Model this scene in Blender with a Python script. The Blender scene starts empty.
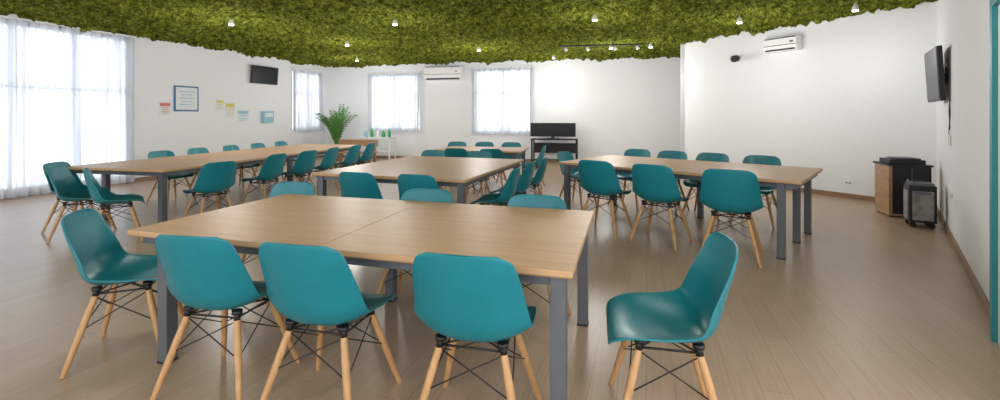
import bpy, bmesh, math, random
from mathutils import Vector, Matrix, noise
random.seed(4)
scene = bpy.context.scene
COL = scene.collection
H = 1.40
CEIL = 3.15

# ------------------------------------------------------------ materials
def new_mat(name):
    m = bpy.data.materials.new(name); m.use_nodes = True
    nt = m.node_tree
    return m, nt, nt.nodes['Principled BSDF']

def simple(name, col, rough=0.5, metal=0.0, emit=None, es=0.0, spec=0.5, var=0.04):
    m, nt, b = new_mat(name)
    n = nt.nodes.new('ShaderNodeTexNoise'); n.inputs['Scale'].default_value = 12
    tc = nt.nodes.new('ShaderNodeTexCoord')
    nt.links.new(tc.outputs['Object'], n.inputs['Vector'])
    r = nt.nodes.new('ShaderNodeValToRGB')
    r.color_ramp.elements[0].position = .3; r.color_ramp.elements[1].position = .7
    r.color_ramp.elements[0].color = tuple(c*(1-var) for c in col)+(1,)
    r.color_ramp.elements[1].color = tuple(min(1, c*(1+var)) for c in col)+(1,)
    nt.links.new(n.outputs['Fac'], r.inputs['Fac'])
    nt.links.new(r.outputs['Color'], b.inputs['Base Color'])
    b.inputs['Roughness'].default_value = rough
    b.inputs['Metallic'].default_value = metal
    b.inputs['Specular IOR Level'].default_value = spec
    if emit:
        b.inputs['Emission Color'].default_value = tuple(emit)+(1,)
        b.inputs['Emission Strength'].default_value = es
    return m

def wood(name, c0, c1, scale=(1, 12, 12), rough=0.4, nscale=3.0, coord='Object'):
    m, nt, b = new_mat(name)
    tc = nt.nodes.new('ShaderNodeTexCoord'); mp = nt.nodes.new('ShaderNodeMapping')
    mp.inputs['Scale'].default_value = scale
    n = nt.nodes.new('ShaderNodeTexNoise'); n.inputs['Scale'].default_value = nscale
    n.inputs['Detail'].default_value = 6
    r = nt.nodes.new('ShaderNodeValToRGB')
    r.color_ramp.elements[0].position = .35; r.color_ramp.elements[1].position = .68
    r.color_ramp.elements[0].color = c0+(1,); r.color_ramp.elements[1].color = c1+(1,)
    L = nt.links.new
    L(tc.outputs[coord], mp.inputs['Vector']); L(mp.outputs['Vector'], n.inputs['Vector'])
    L(n.outputs['Fac'], r.inputs['Fac']); L(r.outputs['Color'], b.inputs['Base Color'])
    b.inputs['Roughness'].default_value = rough
    return m

M_teal = simple('teal_plastic', (.003, .195, .245), .34, var=.05)
M_leg = wood('beech_dowel', (.50, .27, .11), (.64, .37, .17), (12, 12, 1.5), .45)
M_black = simple('black_metal', (.012, .012, .013), .4)
M_top = wood('table_laminate', (.54, .325, .175), (.63, .395, .22), (.7, 14, 14), .42)
M_edge = wood('table_edge', (.34, .19, .09), (.42, .25, .13), (1, 8, 8), .45)
M_grey = simple('grey_steel', (.13, .14, .16), .42, .2)
M_white = simple('white_plastic', (.88, .88, .88), .4)
M_wallw = simple('wall_paint', (.85, .86, .885), .75, var=.01)
M_base = wood('baseboard_wood', (.26, .15, .09), (.34, .20, .12), (2, 2, 10), .45)
M_screen = simple('black_screen', (.010, .011, .013), .3, spec=.25)
M_dark = simple('dark_plastic', (.022, .022, .025), .4, spec=.3)
M_cabw = wood('cabinet_wood', (.36, .2, .10), (.46, .27, .14), (2, 2, 8), .4)
M_paper = simple('paper', (.78, .80, .82), .6)
M_blue = simple('blue_frame', (.03, .14, .32), .4)
M_ltblue = simple('light_blue', (.3, .58, .72), .5)
M_red = simple('red_print', (.65, .2, .15), .6)
M_yel = simple('yellow_print', (.75, .6, .15), .6)
M_green = simple('green_plastic', (.06, .38, .12), .4)
M_leaf = simple('palm_leaf', (.07, .21, .04), .5, var=.3)
M_pot = simple('pot_ceramic', (.2, .17, .14), .5)
M_tealdoor = simple('teal_paint', (.02, .25, .28), .4)
M_lamp = simple('lamp_glow', (1, 1, 1), .4, emit=(1, .97, .92), es=8)
M_bag = simple('grey_fabric', (.26, .25, .24), .8, var=.3)
M_frame = simple('window_frame_paint', (.62, .64, .68), .4)
M_pane = simple('daylight_glass', (.8, .85, .9), .2, emit=(.92, .965, 1.0), es=2.5)

# curtain
m, nt, b = new_mat('sheer_curtain')
L = nt.links.new
out = nt.nodes['Material Output']
tr = nt.nodes.new('ShaderNodeBsdfTransparent'); tl = nt.nodes.new('ShaderNodeBsdfTranslucent')
df = nt.nodes.new('ShaderNodeBsdfDiffuse')
df.inputs['Color'].default_value = (.74, .75, .79, 1)
m1 = nt.nodes.new('ShaderNodeMixShader'); m1.inputs[0].default_value = .5
m2 = nt.nodes.new('ShaderNodeMixShader')
tc = nt.nodes.new('ShaderNodeTexCoord'); mp = nt.nodes.new('ShaderNodeMapping'); mp.inputs['Scale'].default_value = (16, 16, .2)
nz = nt.nodes.new('ShaderNodeTexNoise'); nz.inputs['Scale'].default_value = 1.0; nz.inputs['Detail'].default_value = 4
mr = nt.nodes.new('ShaderNodeMapRange'); mr.inputs[1].default_value = .35; mr.inputs[2].default_value = .65
mr.inputs[3].default_value = .82; mr.inputs[4].default_value = 1.0
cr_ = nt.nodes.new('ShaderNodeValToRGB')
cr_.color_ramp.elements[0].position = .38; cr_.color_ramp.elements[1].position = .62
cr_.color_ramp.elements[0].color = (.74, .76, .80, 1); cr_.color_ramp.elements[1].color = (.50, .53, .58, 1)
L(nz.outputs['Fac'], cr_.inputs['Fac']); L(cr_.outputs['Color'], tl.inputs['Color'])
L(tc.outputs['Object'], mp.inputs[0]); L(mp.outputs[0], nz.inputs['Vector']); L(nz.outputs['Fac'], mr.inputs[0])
L(df.outputs[0], m1.inputs[1]); L(tl.outputs[0], m1.inputs[2])
L(tr.outputs[0], m2.inputs[1]); L(m1.outputs[0], m2.inputs[2]); L(mr.outputs[0], m2.inputs[0])
L(m2.outputs[0], out.inputs['Surface'])
nt.nodes.remove(b)
M_curt = m

# floor
m, nt, b = new_mat('laminate_floor'); L = nt.links.new
tc = nt.nodes.new('ShaderNodeTexCoord'); mp = nt.nodes.new('ShaderNodeMapping')
mp.inputs['Rotation'].default_value = (0, 0, math.radians(-72))
L(tc.outputs['Object'], mp.inputs[0])
br = nt.nodes.new('ShaderNodeTexBrick')
br.inputs['Color1'].default_value = (.51, .37, .27, 1); br.inputs['Color2'].default_value = (.46, .33, .24, 1)
br.inputs['Mortar'].default_value = (.33, .23, .16, 1)
br.inputs['Scale'].default_value = 1; br.inputs['Mortar Size'].default_value = .0016
br.inputs['Brick Width'].default_value = 1.3; br.inputs['Row Height'].default_value = .14
L(mp.outputs[0], br.inputs['Vector'])
mp2 = nt.nodes.new('ShaderNodeMapping'); mp2.inputs['Scale'].default_value = (1.6, 46, 1)
L(mp.outputs[0], mp2.inputs[0])
nz = nt.nodes.new('ShaderNodeTexNoise'); nz.inputs['Scale'].default_value = 1.6; nz.inputs['Detail'].default_value = 7
L(mp2.outputs[0], nz.inputs['Vector'])
rp = nt.nodes.new('ShaderNodeValToRGB')
rp.color_ramp.elements[0].position = .3; rp.color_ramp.elements[1].position = .7
rp.color_ramp.elements[0].color = (.88, .86, .85, 1); rp.color_ramp.elements[1].color = (1.04, 1.04, 1.04, 1)
L(nz.outputs['Fac'], rp.inputs['Fac'])
mx = nt.nodes.new('ShaderNodeMix'); mx.data_type = 'RGBA'; mx.blend_type = 'MULTIPLY'; mx.inputs[0].default_value = 1
L(br.outputs['Color'], mx.inputs[6]); L(rp.outputs['Color'], mx.inputs[7]); L(mx.outputs[2], b.inputs['Base Color'])
b.inputs['Roughness'].default_value = .29
M_floor = m

# moss
m, nt, b = new_mat('moss'); L = nt.links.new
tc = nt.nodes.new('ShaderNodeTexCoord')
n1 = nt.nodes.new('ShaderNodeTexNoise'); n1.inputs['Scale'].default_value = 10; n1.inputs['Detail'].default_value = 9
n1.inputs['Roughness'].default_value = .75
n2 = nt.nodes.new('ShaderNodeTexVoronoi'); n2.inputs['Scale'].default_value = 26
L(tc.outputs['Object'], n1.inputs['Vector']); L(tc.outputs['Object'], n2.inputs['Vector'])
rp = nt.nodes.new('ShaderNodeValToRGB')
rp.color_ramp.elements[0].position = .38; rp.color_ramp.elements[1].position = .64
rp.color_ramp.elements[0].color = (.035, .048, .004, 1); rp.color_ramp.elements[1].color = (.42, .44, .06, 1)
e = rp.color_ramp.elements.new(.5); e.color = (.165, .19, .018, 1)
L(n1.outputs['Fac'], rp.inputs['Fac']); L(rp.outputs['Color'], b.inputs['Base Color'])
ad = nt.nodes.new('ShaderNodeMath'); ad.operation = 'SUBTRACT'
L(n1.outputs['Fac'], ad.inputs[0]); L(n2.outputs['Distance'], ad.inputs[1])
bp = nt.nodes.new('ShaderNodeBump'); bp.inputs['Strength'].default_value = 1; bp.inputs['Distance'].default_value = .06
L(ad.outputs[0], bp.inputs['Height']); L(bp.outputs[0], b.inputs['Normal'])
b.inputs['Roughness'].default_value = .9; b.inputs['Specular IOR Level'].default_value = .1
M_moss = m

# ------------------------------------------------------------ mesh builder
class MB:
    def __init__(s): s.bm = bmesh.new(); s.mats = []
    def mi(s, mat):
        if mat not in s.mats: s.mats.append(mat)
        return s.mats.index(mat)
    def box(s, c, size, mat, mtx=None):
        x, y, z = c; a, b_, d = size[0]/2, size[1]/2, size[2]/2
        vs = []
        for dz in (-d, d):
            for dx, dy in ((-a, -b_), (a, -b_), (a, b_), (-a, b_)):
                v = Vector((x+dx, y+dy, z+dz))
                if mtx: v = mtx @ v
                vs.append(s.bm.verts.new(v))
        i = s.mi(mat)
        for f in ((3, 2, 1, 0), (4, 5, 6, 7), (0, 1, 5, 4), (1, 2, 6, 5), (2, 3, 7, 6), (3, 0, 4, 7)):
            fc = s.bm.faces.new([vs[k] for k in f]); fc.material_index = i
    def tube(s, pts, rads, mat, n=10, cap=True):
        i = s.mi(mat); rings = []
        pts = [Vector(p) for p in pts]
        up = None
        for k, p in enumerate(pts):
            d = (pts[min(k+1, len(pts)-1)]-pts[max(k-1, 0)]).normalized()
            a = d.orthogonal().normalized() if up is None else (up-d*up.dot(d)).normalized()
            up = a; b_ = d.cross(a)
            rings.append([s.bm.verts.new(p+(a*math.cos(2*math.pi*j/n)+b_*math.sin(2*math.pi*j/n))*rads[k]) for j in range(n)])
        for r0, r1 in zip(rings, rings[1:]):
            for j in range(n):
                f = s.bm.faces.new((r0[j], r0[(j+1) % n], r1[(j+1) % n], r1[j])); f.material_index = i; f.smooth = True
        if cap:
            f = s.bm.faces.new(rings[0][::-1]); f.material_index = i
            f = s.bm.faces.new(rings[-1]); f.material_index = i
    def quad(s, vs, mat, smooth=False):
        f = s.bm.faces.new([s.bm.verts.new(Vector(v)) for v in vs]); f.material_index = s.mi(mat); f.smooth = smooth
    def mesh(s, name):
        me = bpy.data.meshes.new(name); s.bm.to_mesh(me); s.bm.free()
        for m_ in s.mats: me.materials.append(m_)
        return me
    def obj(s, name, loc=(0, 0, 0), rz=0, bevel=0, mtx=None):
        o = bpy.data.objects.new(name, s.mesh(name)); COL.objects.link(o)
        if mtx: o.matrix_world = mtx
        else: o.location = loc; o.rotation_euler = (0, 0, rz)
        if bevel:
            md = o.modifiers.new('b', 'BEVEL'); md.width = bevel; md.segments = 2; md.limit_method = 'ANGLE'
        return o

# ------------------------------------------------------------ room shell
LP = Vector((-8.4, 7.57)); LD = Vector((.293, .956)).normalized()
NW = LP + LD*8.19
T = Vector((7.37, 12.4)); BD = (T-NW).normalized()
S = Vector((4.25, 10.6)); R = Vector((6.5, 6.7)); SD = (R-S).normalized()
RD = (Vector((3.22, 2.9))-R).normalized(); RE = R + RD*6.3
SW = LP + LD*-6.0

def right(d): return Vector((d.y, -d.x))
def frame(base, d, t, z=0, off=0):
    n = right(d); p = base + d*t + n*off
    return Matrix(((-d.x, n.x, 0, p.x), (-d.y, n.y, 0, p.y), (0, 0, 1, z), (0, 0, 0, 1)))

def wall(name, p0, p1, th=.12, ext0=0, ext1=0):
    d = (p1-p0).normalized(); Ln = (p1-p0).length
    mb = MB(); mb.box((-(Ln+ext1-ext0)/2, -th/2, 1.66), (Ln+ext0+ext1, th, 3.32), M_wallw)
    return mb.obj(name, mtx=frame(p0, d, 0))
wall('wall_left', SW, NW, ext1=.1)
wall('wall_back', NW, T, ext0=.0, ext1=.1)
wall('wall_alcove', T, S)
wall('wall_back_right', S, R)
wall('wall_right', R, RE)

def baseboard(name, p0, p1):
    d = (p1-p0).normalized(); Ln = (p1-p0).length
    mb = MB(); mb.box((-Ln/2, .009, .04), (Ln, .016, .08), M_base)
    return mb.obj(name, mtx=frame(p0, d, 0), bevel=.003)
baseboard('baseboard_left', SW, NW-LD*.02)
baseboard('baseboard_back', NW+BD*.02, T)
baseboard('baseboard_back_right', S, R-SD*.02)
baseboard('baseboard_right', R+RD*.02, R+RD*4.9)

poly = [R, S, T, NW, SW, Vector((SW.x, -2.2)), Vector((RE.x, -2.2)), RE]
def inside(x, y):
    c = False; j = len(poly)-1
    for i in range(len(poly)):
        a, b_ = poly[i], poly[j]
        if (a.y > y) != (b_.y > y) and x < (b_.x-a.x)*(y-a.y)/(b_.y-a.y)+a.x: c = not c
        j = i
    return c
def edist(x, y):
    p = Vector((x, y)); best = 9
    for a, b_ in ((SW, NW), (NW, T), (T, S), (S, R), (R, RE)):
        d = b_-a; t = max(0, min(1, (p-a).dot(d)/d.length_squared)); best = min(best, (a+d*t-p).length)
    return best
def slab(name, z0, z1, mat):
    mb = MB(); i = mb.mi(mat)
    lo = [mb.bm.verts.new((p.x, p.y, z0)) for p in poly]; hi = [mb.bm.verts.new((p.x, p.y, z1)) for p in poly]
    mb.bm.faces.new(lo[::-1]); mb.bm.faces.new(hi)
    for k in range(len(poly)): mb.bm.faces.new((lo[k], lo[(k+1) % len(poly)], hi[(k+1) % len(poly)], hi[k]))
    return mb.obj(name)
slab('floor', -.1, 0, M_floor)
slab('ceiling', 3.24, 3.34, M_wallw)

# moss panel
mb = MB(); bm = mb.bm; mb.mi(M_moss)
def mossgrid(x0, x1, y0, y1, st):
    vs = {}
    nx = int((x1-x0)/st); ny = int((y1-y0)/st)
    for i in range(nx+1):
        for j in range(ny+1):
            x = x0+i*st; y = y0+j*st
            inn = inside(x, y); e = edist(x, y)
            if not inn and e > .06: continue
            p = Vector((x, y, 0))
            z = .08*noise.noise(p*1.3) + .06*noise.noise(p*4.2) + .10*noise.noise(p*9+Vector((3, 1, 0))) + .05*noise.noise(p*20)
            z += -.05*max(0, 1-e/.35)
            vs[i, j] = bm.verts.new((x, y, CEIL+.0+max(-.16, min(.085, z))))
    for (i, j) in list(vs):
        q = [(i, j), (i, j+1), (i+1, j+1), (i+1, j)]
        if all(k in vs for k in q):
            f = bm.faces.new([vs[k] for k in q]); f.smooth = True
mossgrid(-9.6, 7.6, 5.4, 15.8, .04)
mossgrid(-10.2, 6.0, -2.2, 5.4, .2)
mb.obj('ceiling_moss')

# ------------------------------------------------------------ windows + curtains
def window(idx, base, d, t0, t1, z0, z1, floor_curtain=False, nm=1, c_over=.08):
    w = t1-t0; h = z1-z0
    mb = MB(); 
    mb.box((0, .008, h/2), (w, .012, h), M_pane)
    fw = .05
    mb.box((0, .03, fw/2), (w, .05, fw), M_frame); mb.box((0, .03, h-fw/2), (w, .05, fw), M_frame)
    for k in range(nm+2):
        x = -w/2+fw/2+(w-fw)*k/(nm+1); mb.box((x, .032, h/2), (fw, .05, h), M_frame)
    mb.box((0, .03, h*.62), (w, .035, .04), M_frame)
    mb.obj('window_%d' % idx, mtx=frame(base, d, (t0+t1)/2, z0))
    # curtain
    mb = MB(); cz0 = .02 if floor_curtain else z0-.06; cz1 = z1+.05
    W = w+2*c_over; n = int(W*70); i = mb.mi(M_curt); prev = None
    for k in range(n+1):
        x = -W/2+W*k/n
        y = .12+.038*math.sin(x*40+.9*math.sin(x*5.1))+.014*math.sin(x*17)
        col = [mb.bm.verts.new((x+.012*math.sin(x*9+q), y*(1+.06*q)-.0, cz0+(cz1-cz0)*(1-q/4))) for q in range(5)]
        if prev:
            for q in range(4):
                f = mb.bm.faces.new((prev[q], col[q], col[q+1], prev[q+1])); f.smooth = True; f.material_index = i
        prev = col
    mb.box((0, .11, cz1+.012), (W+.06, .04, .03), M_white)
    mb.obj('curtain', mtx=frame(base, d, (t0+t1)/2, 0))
window(1, LP, LD, -3.6, 1.95, .12, 3.0, True, 5)
window(2, LP, LD, 6.7, 7.85, .98, 2.8)
window(3, NW, BD, 1.75, 3.45, .95, 2.74)
window(4, NW, BD, 5.35, 7.15, .88, 2.84)

# ------------------------------------------------------------ dining chair
def build_chair():
    P = [(.238, .402, .165, .0, 0), (.222, .430, .212, .008, 0), (.14, .440, .236, .028, 0), (.03, .426, .246, .05, .0),
         (-.08, .420, .25, .07, .02), (-.16, .440, .254, .068, .05), (-.207, .50, .25, .04, .075), (-.232, .58, .24, .015, .08),
         (-.252, .66, .231, 0, .07), (-.268, .73, .221, -.004, .055), (-.278, .785, .207, -.009, .045), (-.282, .812, .188, -.010, .035), (-.283, .826, .145, -.004, .02)]
    def cr(a, b_, c, d, t):
        return [0.5*((2*b1)+(-a1+c1)*t+(2*a1-5*b1+4*c1-d1)*t*t+(-a1+3*b1-3*c1+d1)*t**3) for a1, b1, c1, d1 in zip(a, b_, c, d)]
    rows = []
    for k in range(len(P)-1):
        a = P[max(0, k-1)]; d = P[min(len(P)-1, k+2)]
        for s_ in range(4): rows.append(cr(a, P[k], P[k+1], d, s_/4))
    rows.append(P[-1])
    bm = bmesh.new(); N = 24; prev = None
    for (y, z, w, cz, cy) in rows:
        cur = []
        for j in range(N+1):
            u = -1+2*j/N
            au = abs(u)**2.4
            cur.append(bm.verts.new((u*w, y+cy*au, z+cz*au)))
        if prev:
            for j in range(N):
                f = bm.faces.new((prev[j], cur[j], cur[j+1], prev[j+1])); f.smooth = True
        prev = cur
    bmesh.ops.recalc_face_normals(bm, faces=bm.faces)
    me = bpy.data.meshes.new('t'); bm.to_mesh(me); bm.free()
    o = bpy.data.objects.new('t', me); COL.objects.link(o)
    md = o.modifiers.new('s', 'SOLIDIFY'); md.thickness = .009; md.offset = 0
    b2 = o.modifiers.new('b', 'BEVEL'); b2.width = .0035; b2.segments = 2; b2.limit_method = 'ANGLE'; b2.angle_limit = math.radians(50)
    dg = bpy.context.evaluated_depsgraph_get(); dg.update()
    me2 = bpy.data.meshes.new_from_object(o.evaluated_get(dg))
    bpy.data.objects.remove(o)
    mb = MB(); mb.mi(M_teal); mb.bm.from_mesh(me2)
    for f in mb.bm.faces: f.smooth = True; f.material_index = 0
    tops = {}; feet = {}
    for sx in (-1, 1):
        for sy in (-1, 1):
            a = Vector((sx*.135, sy*.115-.005, .402)); b_ = Vector((sx*.238, sy*.222-.005, 0))
            tops[sx, sy] = a; feet[sx, sy] = b_
            p = [a.lerp(b_, t) for t in (0, .04, .3, .7, .985, 1)]
            mb.tube(p, [.010, .0145, .0178, .0155, .0125, .0115], M_leg, 12)
            mb.tube([a+Vector((0, 0, .02)), a.lerp(b_, .05)], [.011, .0160], M_black, 12)
            mb.tube([a+Vector((0, 0, .008)), a+Vector((0, 0, .026))], [.024, .024], M_black, 12)
    def at(k, t): return tops[k].lerp(feet[k], t)
    ring = [(-1, -1), (1, -1), (1, 1), (-1, 1)]
    for k in range(4):
        A, B = ring[k], ring[(k+1) % 4]
        mb.tube([at(A, .03), at(B, .03)], [.005, .005], M_black, 6)
        mb.tube([at(A, .06), at(B, .46)], [.0032, .0032], M_black, 6)
        mb.tube([at(B, .06), at(A, .46)], [.0032, .0032], M_black, 6)
    mb.tube([at((-1, -1), .03), at((1, 1), .03)], [.005, .005], M_black, 6)
    mb.tube([at((1, -1), .03), at((-1, 1), .03)], [.005, .005], M_black, 6)
    return mb.mesh('dining_chair')
CH = build_chair()
def chair(x, y, face, sc=1.0):
    o = bpy.data.objects.new('dining_chair', CH); COL.objects.link(o)
    o.location = (x, y, 0); o.rotation_euler = (0, 0, math.radians(face-90)); o.scale = (sc, sc, sc)

# front table
chair(-1.42, 2.38, 80, 1.02); chair(-.82, 2.21, 76, 1.03); chair(-.095, 2.06, 77, 1.03)
chair(-2.21, 2.71, 22, 1.02); chair(.745, 2.06, 168, 1.03)
chair(-1.84, 3.66, -104); chair(.20, 3.02, -106); chair(-.62, 3.28, -103)
# middle table
chair(-1.42, 4.88, 74); chair(-.76, 4.70, 72)
chair(-.06, 5.1, 164); chair(.16, 5.78, 160); chair(.40, 6.45, 165)
chair(-1.2, 7.38, -108); chair(-.4, 7.1, -106)
# right table
chair(1.28, 5.48, 50, 1.07); chair(1.80, 5.03, 48, 1.07); chair(2.30, 4.47, 58, 1.09)
for s_ in (.75, 1.38, 1.95, 2.52):
    chair(3.91-.743*s_+.0, 5.38+.669*s_+.0, -132+random.uniform(-4, 4), 1.05)
chair(1.22, 7.1, -40, 1.0)
# left table
chair(-5.26, 5.62, 10); chair(-4.86, 5.26, 22); chair(-4.32, 5.08, 40)
chair(-3.74, 5.80, 150); chair(-3.62, 6.9, 166); chair(-3.42, 7.6, 160); chair(-3.3, 8.3, 172); chair(-3.1, 9.0, 168); chair(-2.98, 9.65, 170)
for y_ in (7.35, 8.05, 8.8, 9.5, 10.2):
    chair(-5.62+.2127*(y_-5.75)-.08, y_, -12+random.uniform(-5, 5))
# back table
chair(-1.0, 9.85, -100); chair(-.4, 9.75, -104); chair(.2, 9.6, -102); chair(.62, 8.85, 168); chair(-.75, 8.3, 78); chair(-.1, 8.15, 76)

# ------------------------------------------------------------ tables
def table(corner, ang, Ln, W, z, legs, nu=1, nv=1, name='conference_table'):
    a = math.radians(ang)
    mb = MB(); th = .028
    g = .003
    for i in range(nu):
        for j in range(nv):
            w = Ln/nu; d = W/nv
            mb.box(((i+.5)*w, (j+.5)*d, z-th/2), (w-g, d-g, th), M_top)
            mb.box(((i+.5)*w, (j+.5)*d, z-th-.003), (w-g-.006, d-g-.006, .008), M_edge)
    r = .045; zz = z-th-.007-.025
    for y in (r+.02, W-r-.02): mb.box((Ln/2, y, zz), (Ln-.12, .03, .05), M_grey)
    for x in (.06, Ln/2, Ln-.06): mb.box((x, W/2, zz), (.03, W-.13, .05), M_grey)
    for (x, y) in legs:
        mb.box((x, y, (z-th-.007)/2), (.068, .068, z-th-.007), M_grey)
        mb.box((x, y, .006), (.074, .074, .012), M_dark)
    mb.obj(name, (corner[0], corner[1], 0), a, bevel=.003)
table((-2.13, 2.565), -15.8, 2.53, 1.25, .75, [(.22, .07), (2.46, .07), (.11, 1.18), (2.46, 1.18), (1.02, 1.18)], 2)
table((.79, 6.10), -42, 2.77, 1.46, .78, [(.1, .07), (2.59, .07), (.1, 1.39), (2.63, 1.39), (2.60, .85), (1.4, 1.39)], 2)
table((-5.62, 5.75), -12, 1.6, 4.8, .75, [(.2, .4), (1.50, .08), (.08, 2.4), (1.52, 2.4), (.08, 4.7), (1.52, 4.7)], 1, 4)
table((-2.16, 5.16), -18, 1.9, 2.3, .75, [(.09, .07), (1.83, .07), (.09, 2.2), (1.83, 2.2)], 1, 2)
table((-1.3, 8.6), -12, 1.7, 1.15, .75, [(.09, .07), (1.6, .07), (.09, 1.07), (1.6, 1.07)], 1, 1)

# ------------------------------------------------------------ wall-mounted things
def ac(base, d, t, z, w, h, dp):
    mb = MB(); i = mb.mi(M_white)
    prof = [(0, 0), (dp*.62, 0), (dp*.9, h*.16), (dp, h*.4), (dp*.97, h*.9), (dp*.86, h), (0, h)]
    A = [mb.bm.verts.new((-w/2, y, z_)) for y, z_ in prof]; B = [mb.bm.verts.new((w/2, y, z_)) for y, z_ in prof]
    mb.bm.faces.new(A[::-1]); mb.bm.faces.new(B)
    for k in range(len(prof)):
        q = (k+1) % len(prof); mb.bm.faces.new((A[k], B[k], B[q], A[q])) 
    bmesh.ops.recalc_face_normals(mb.bm, faces=mb.bm.faces)
    mb.box((0, dp*.86, h*.10), (w*.88, .02, h*.11), M_dark, Matrix.Translation((0, 0.01, 0)))
    mb.box((0, dp+.001, h*.42), (w*.98, .008, .014), M_grey)
    mb.box((0, dp*.95, h*.93), (w*.9, .03, .02), M_grey)
    mb.box((-w*.36, dp+.001, h*.62), (.06, .008, .035), M_grey)
    mb.obj('air_conditioner', mtx=frame(base, d, t, z, .006), bevel=.006)
ac(NW, BD, 4.35, 2.53, 1.25, .45, .26)
ac(S, SD, 2.35, 2.62, .60, .26, .2)

def tv(base, d, t, z, w, h, off, yaw=0, tilt=0, name='wall_television'):
    mb = MB()
    Mx = Matrix.Translation((0, off, 0)) @ Matrix.Rotation(math.radians(yaw), 4, 'Z') @ Matrix.Rotation(math.radians(tilt), 4, 'X')
    mb.box((0, 0, 0), (w, .05, h), M_dark, Mx)
    mb.box((0, .027, 0.006), (w-.04, .006, h-.05), M_screen, Mx)
    mb.box((0, -.035, 0), (w*.5, .03, h*.5), M_dark, Mx)
    mb.box((0, .012, 0), (.12, .02, .2), M_dark)
    mb.tube([(0, .01, 0), (0.0, off-.03, 0)], [.025, .025], M_dark)
    mb.obj(name, mtx=frame(base, d, t, z), bevel=.004)
tv(LP, LD, 5.52, 2.56, .92, .50, .09, 0, -4)
tv(R, RD, 1.58, 1.90, .90, .64, .11, 4, -3)
# tv cables on right wall
mb = MB()
for k in range(3):
    pts = [(-.15+.05*k+.03*math.sin(q*1.1+k*2), .012, -q*.04) for q in range(8+k*2)]
    mb.tube(pts, [.004]*len(pts), M_dark, 6)
mb.box((-.08, .015, -.48), (.09, .022, .12), M_white)
mb.obj('tv_cable', mtx=frame(R, RD, 1.95, 1.60))

def poster(name, t, z, w, h, kind, base=LP, d=LD):
    mb = MB()
    if kind == 'frame':
        mb.box((0, .012, 0), (w, .02, h), M_blue); mb.box((0, .024, 0), (w-.07, .004, h-.07), M_paper)
        for k in range(5): mb.box((0, .027, h*.28-k*h*.13), (w*.6-(k % 2)*.1, .002, .018), M_ltblue)
    else:
        mb.box((0, .006, 0), (w, .006, h), M_paper)
        mt = {'red': M_red, 'yellow': M_yel, 'blue': M_ltblue, 'green': M_green}[kind]
        mb.box((0, .010, h*.3), (w*.9, .002, h*.25), mt)
        for k in range(4): mb.box((0, .010, h*.05-k*h*.13), (w*.75-(k % 2)*.06, .002, .014), mt)
    mb.obj(name, mtx=frame(base, d, t, z))
poster('framed_certificate', 3.25, 1.81, .60, .60, 'frame')
poster('paper_notice', 2.75, 1.57, .26, .30, 'red')
poster('paper_notice', 4.15, 1.68, .22, .28, 'yellow')
poster('paper_notice', 4.45, 1.56, .28, .40, 'yellow')
poster('paper_notice', 4.86, 1.40, .36, .34, 'blue')
mb = MB(); mb.box((0, .055, 0), (.36, .10, .32), M_ltblue); mb.box((0, .108, .05), (.28, .006, .12), M_paper)
mb.obj('towel_dispenser', mtx=frame(LP, LD, 5.65, 1.38), bevel=.01)

def outlet(base, d, t, z):
    mb = MB(); mb.box((0, .006, 0), (.11, .01, .075), M_white)
    for x in (-.022, .022): mb.tube([(x, .008, 0), (x, .014, 0)], [.014, .014], M_grey)
    mb.obj('power_outlet', mtx=frame(base, d, t, z), bevel=.002)
outlet(S, SD, 3.38, .26); outlet(S, SD, 1.8, .26); outlet(R, RD, 2.2, .5)

# security camera
mb = MB()
mb.tube([(0, 0.002, 0), (0, .03, 0)], [.07, .07], M_white, 20)
mb.tube([(0, .03, 0), (0, .14, -.02)], [.02, .02], M_white, 12)
mb.tube([(0, .08, -.03), (0, .11, -.05), (0, .22, -.07), (0, .24, -.072)], [.05, .07, .07, .055], M_dark, 20)
mb.obj('security_camera', mtx=frame(S, SD, 1.46, 2.64))

# teal door on the right wall
mb = MB()
mb.box((.45, .03, 1.45), (.08, .055, 2.9), M_tealdoor); mb.box((-.5, .03, 1.05), (.08, .055, 2.1), M_tealdoor)
mb.box((0, .03, 2.12), (.98, .055, .08), M_tealdoor); mb.box((0, .018, 1.04), (.86, .025, 2.08), M_white)
mb.tube([(-.36, .02, 1.0), (-.36, .07, 1.0), (-.26, .07, 1.0)], [.01, .01, .01], M_grey)
mb.obj('door_1', mtx=frame(R, RD, 5.62, 0), bevel=.003)

# ------------------------------------------------------------ cabinet, printer, case
fr = frame(R, RD, .78, 0, .40) @ Matrix.Rotation(math.radians(20), 4, 'Z')
mb = MB()
mb.box((0, 0, .365), (.46, .46, .69), M_cabw); mb.box((0, 0, .72), (.50, .50, .025), M_dark)
mb.box((0, 0, .015), (.42, .42, .03), M_dark)
mb.box((-.233, -.02, .38), (.012, .42, .66), M_dark)
mb.box((-.241, -.02, .38), (.006, .008, .62), M_grey)
mb.tube([(-.25, .03, .42), (-.25, .03, .54)], [.006, .006], M_white, 8)
mb.obj('storage_cabinet', mtx=fr, bevel=.005)
mb = MB()
mb.box((0, 0, .03), (.34, .40, .06), M_dark); mb.box((0, -.02, .07), (.28, .28, .02), M_black)
mb.box((0, .15, .066), (.2, .04, .01), M_grey)
mb.obj('document_scanner', mtx=fr @ Matrix.Translation((0, 0, .7325)), bevel=.012)
mb = MB()
mb.box((0, 0, .30), (.26, .26, .46), M_dark)
mb.box((-.134, 0, .28), (.012, .20, .36), M_bag); mb.box((0, .134, .28), (.20, .012, .36), M_bag)
mb.box((-.142, 0, .44), (.006, .16, .03), M_grey)
mb.box((0, 0, .545), (.24, .22, .03), M_grey)
mb.tube([(0, -.06, .55), (0, -.06, .58), (0, .06, .58), (0, .06, .55)], [.01]*4, M_dark, 8)
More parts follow.
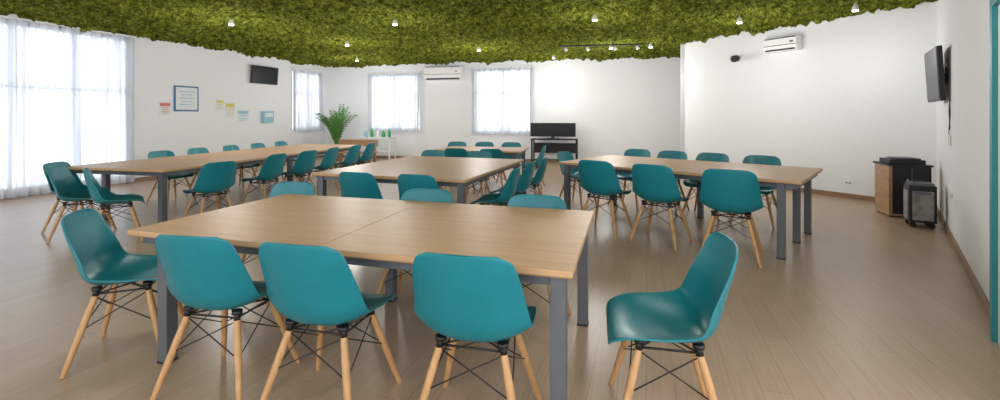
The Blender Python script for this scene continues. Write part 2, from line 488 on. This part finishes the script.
for x in (-.09, .09):
    for y in (-.09, .09): mb.tube([(x-.015, y, .035), (x+.015, y, .035)], [.035, .035], M_black, 14); mb.box((x, y, .06), (.03, .03, .04), M_dark)
mb.obj('portable_heater', mtx=frame(R, RD, 1.52, 0, .24) @ Matrix.Rotation(math.radians(10), 4, 'Z'), bevel=.012)

# ------------------------------------------------------------ tv desk at back
mb = MB()
mb.box((0, 0, .72), (1.35, .5, .03), M_dark)
for x in (-.64, .64):
    for y in (-.21, .21): mb.box((x, y, .355), (.045, .045, .70), M_dark)
mb.box((0, -.21, .45), (1.25, .02, .3), M_dark); mb.box((0, 0, .12), (1.25, .03, .03), M_dark)
mb.obj('media_desk', mtx=frame(NW, BD, 7.90, 0, .5), bevel=.004)
mb = MB()
mb.box((0, 0, .26), (1.32, .05, .40), M_dark); mb.box((0, .027, .265), (1.28, .006, .36), M_screen)
mb.box((0, 0, .05), (.1, .04, .08), M_dark); mb.box((0, 0, .008), (.4, .2, .016), M_dark)
mb.obj('television', mtx=frame(NW, BD, 7.85, .735, .5), bevel=.004)

# white side table with green things
mb = MB()
mb.box((0, 0, .72), (1.1, .5, .03), M_white)
for x in (-.5, .5):
    for y in (-.2, .2): mb.box((x, y, .353), (.04, .04, .705), M_white)
mb.box((0, 0, .3), (1.0, .4, .02), M_white)
mb.obj('side_table', mtx=frame(NW, BD, 2.35, 0, .7), bevel=.004)
for k, (x, h_, r_, mt) in enumerate([(-.4, .26, .05, M_green), (-.2, .2, .06, M_green), (.0, .24, .045, M_white), (.2, .28, .05, M_green), (.4, .2, .06, M_ltblue)]):
    mb = MB(); mb.tube([(0, 0, 0), (0, 0, h_*.7), (0, 0, h_*.85), (0, 0, h_)], [r_, r_, r_*.45, r_*.45], mt, 16)
    mb.obj('bottle', mtx=frame(NW, BD, 2.35, .735, .7) @ Matrix.Translation((x, 0, 0)))
# wooden bench
mb = MB()
mb.box((0, 0, .42), (1.2, .42, .05), M_cabw)
for x in (-.52, .52):
    for y in (-.16, .16): mb.box((x, y, .2), (.06, .06, .40), M_cabw)
mb.box((0, -.19, .66), (1.2, .04, .18), M_cabw)
for x in (-.52, .52): mb.box((x, -.19, .52), (.05, .04, .3), M_cabw)
mb.obj('wooden_bench', (-3.95, 12.2, 0), math.radians(166), bevel=.006)

# potted palm
mb = MB()
mb.tube([(0, 0, 0), (0, 0, .05), (0, 0, .36), (0, 0, .40)], [.15, .17, .23, .24], M_pot, 24)
for k in range(22):
    a = k*2.4; lean = .15+.45*random.random(); ln = .90+.42*random.random()
    pts = []
    for q in range(9):
        s_ = q/8; r_ = .03+ln*lean*s_**1.5*.85; z_ = .38+ln*(s_*1.15-.55*lean*s_**2.6)
        pts.append(Vector((math.cos(a)*r_, math.sin(a)*r_, z_)))
    mb.tube(pts, [.012-.001*q for q in range(9)], M_leaf, 6)
    sd = Vector((-math.sin(a), math.cos(a), 0))
    for q in range(2, 9):
        for m_ in (0, .5):
            if q == 8 and m_: continue
            c = pts[q].lerp(pts[min(8, q+1)], m_); dr = (pts[min(8, q+1)]-pts[q-1]).normalized()
            for sg in (-1, 1):
                ll = .24*(1-.45*abs(q-5)/4)
                tip = c+sd*sg*ll*.7+dr*ll*.6-Vector((0, 0, .07)); wv = dr*.022
                mid = c.lerp(tip, .4)+Vector((0, 0, .02))
                mb.quad([c, mid+wv, tip, mid-wv], M_leaf)
mb.obj('potted_palm', (-5.1, 14.05, 0))

# ceiling spotlights
def spot(x, y, e=14):
    mb = MB()
    mb.tube([(0, 0, .10), (0, 0, .0)], [.012, .012], M_white, 8)
    mb.tube([(0, 0, .01), (0, 0, -.01), (0, 0, -.07), (0, 0, -.08)], [.02, .035, .045, .045], M_white, 18)
    mb.tube([(0, 0, -.079), (0, 0, -.095)], [.042, .038], M_lamp, 18)
    o = mb.obj('ceiling_spotlight', (x, y, 3.10))
    l = bpy.data.lights.new('fill_point', 'POINT'); l.energy = e
    l.shadow_soft_size = .25; l.color = (1, .98, .95)
    lo = bpy.data.objects.new('fill_point', l); COL.objects.link(lo); lo.parent = o; lo.location = (0, 0, -.85)  # soft fill light added well below the fixture to brighten walls and moss
for x, y, e in ((-4.76, 7.97, 50), (-3.5, 10.3, 60), (-1.86, 7.97, 42), (-.52, 11.1, 65), (4.15, 7.8, 38), (5.45, 6.9, 8), (2.66, 10.8, 60), (3.55, 10.6, 14), (1.6, 7.6, 48),
             (-6.5, 4, 50), (-2.5, 3.0, 30), (1.5, 3.0, 32), (-2.5, 0, 50), (0.8, 0, 50), (-4.2, 13.2, 50), (1.5, 12.6, 35)):  # this row and the last spot above are added to brighten the room
    spot(x, y, e)
# track with small lamps
mb = MB(); mb.box((0, 0, 0), (1.9, .04, .03), M_dark)
for x in (-.8, -.3, .3, .8):
    mb.tube([(x, 0, -.01), (x, 0, -.05)], [.01, .01], M_dark, 8); mb.tube([(x, 0, -.04), (x+.03, -.02, -.11)], [.03, .035], M_white, 12)
mb.tube([(-.9, 0, .0), (-.9, 0, .06)], [.008, .008], M_dark, 6); mb.tube([(.9, 0, .0), (.9, 0, .06)], [.008, .008], M_dark, 6)
mb.obj('track_light', (2.3, 10.3, 3.02), math.radians(-10))

# ------------------------------------------------------------ world, camera
w = bpy.data.worlds.new('w'); scene.world = w; w.use_nodes = True
bg = w.node_tree.nodes['Background']; bg.inputs[0].default_value = (.95, .97, 1, 1); bg.inputs[1].default_value = 2.4
cam = bpy.data.cameras.new('cam'); co = bpy.data.objects.new('camera', cam); COL.objects.link(co)
co.location = (0, 0, H); co.rotation_euler = (math.radians(90), 0, 0)
cam.sensor_width = 36; cam.lens = 16.2; cam.shift_y = -.084; cam.clip_start = .05
scene.camera = co
scene.view_settings.view_transform = 'Standard'
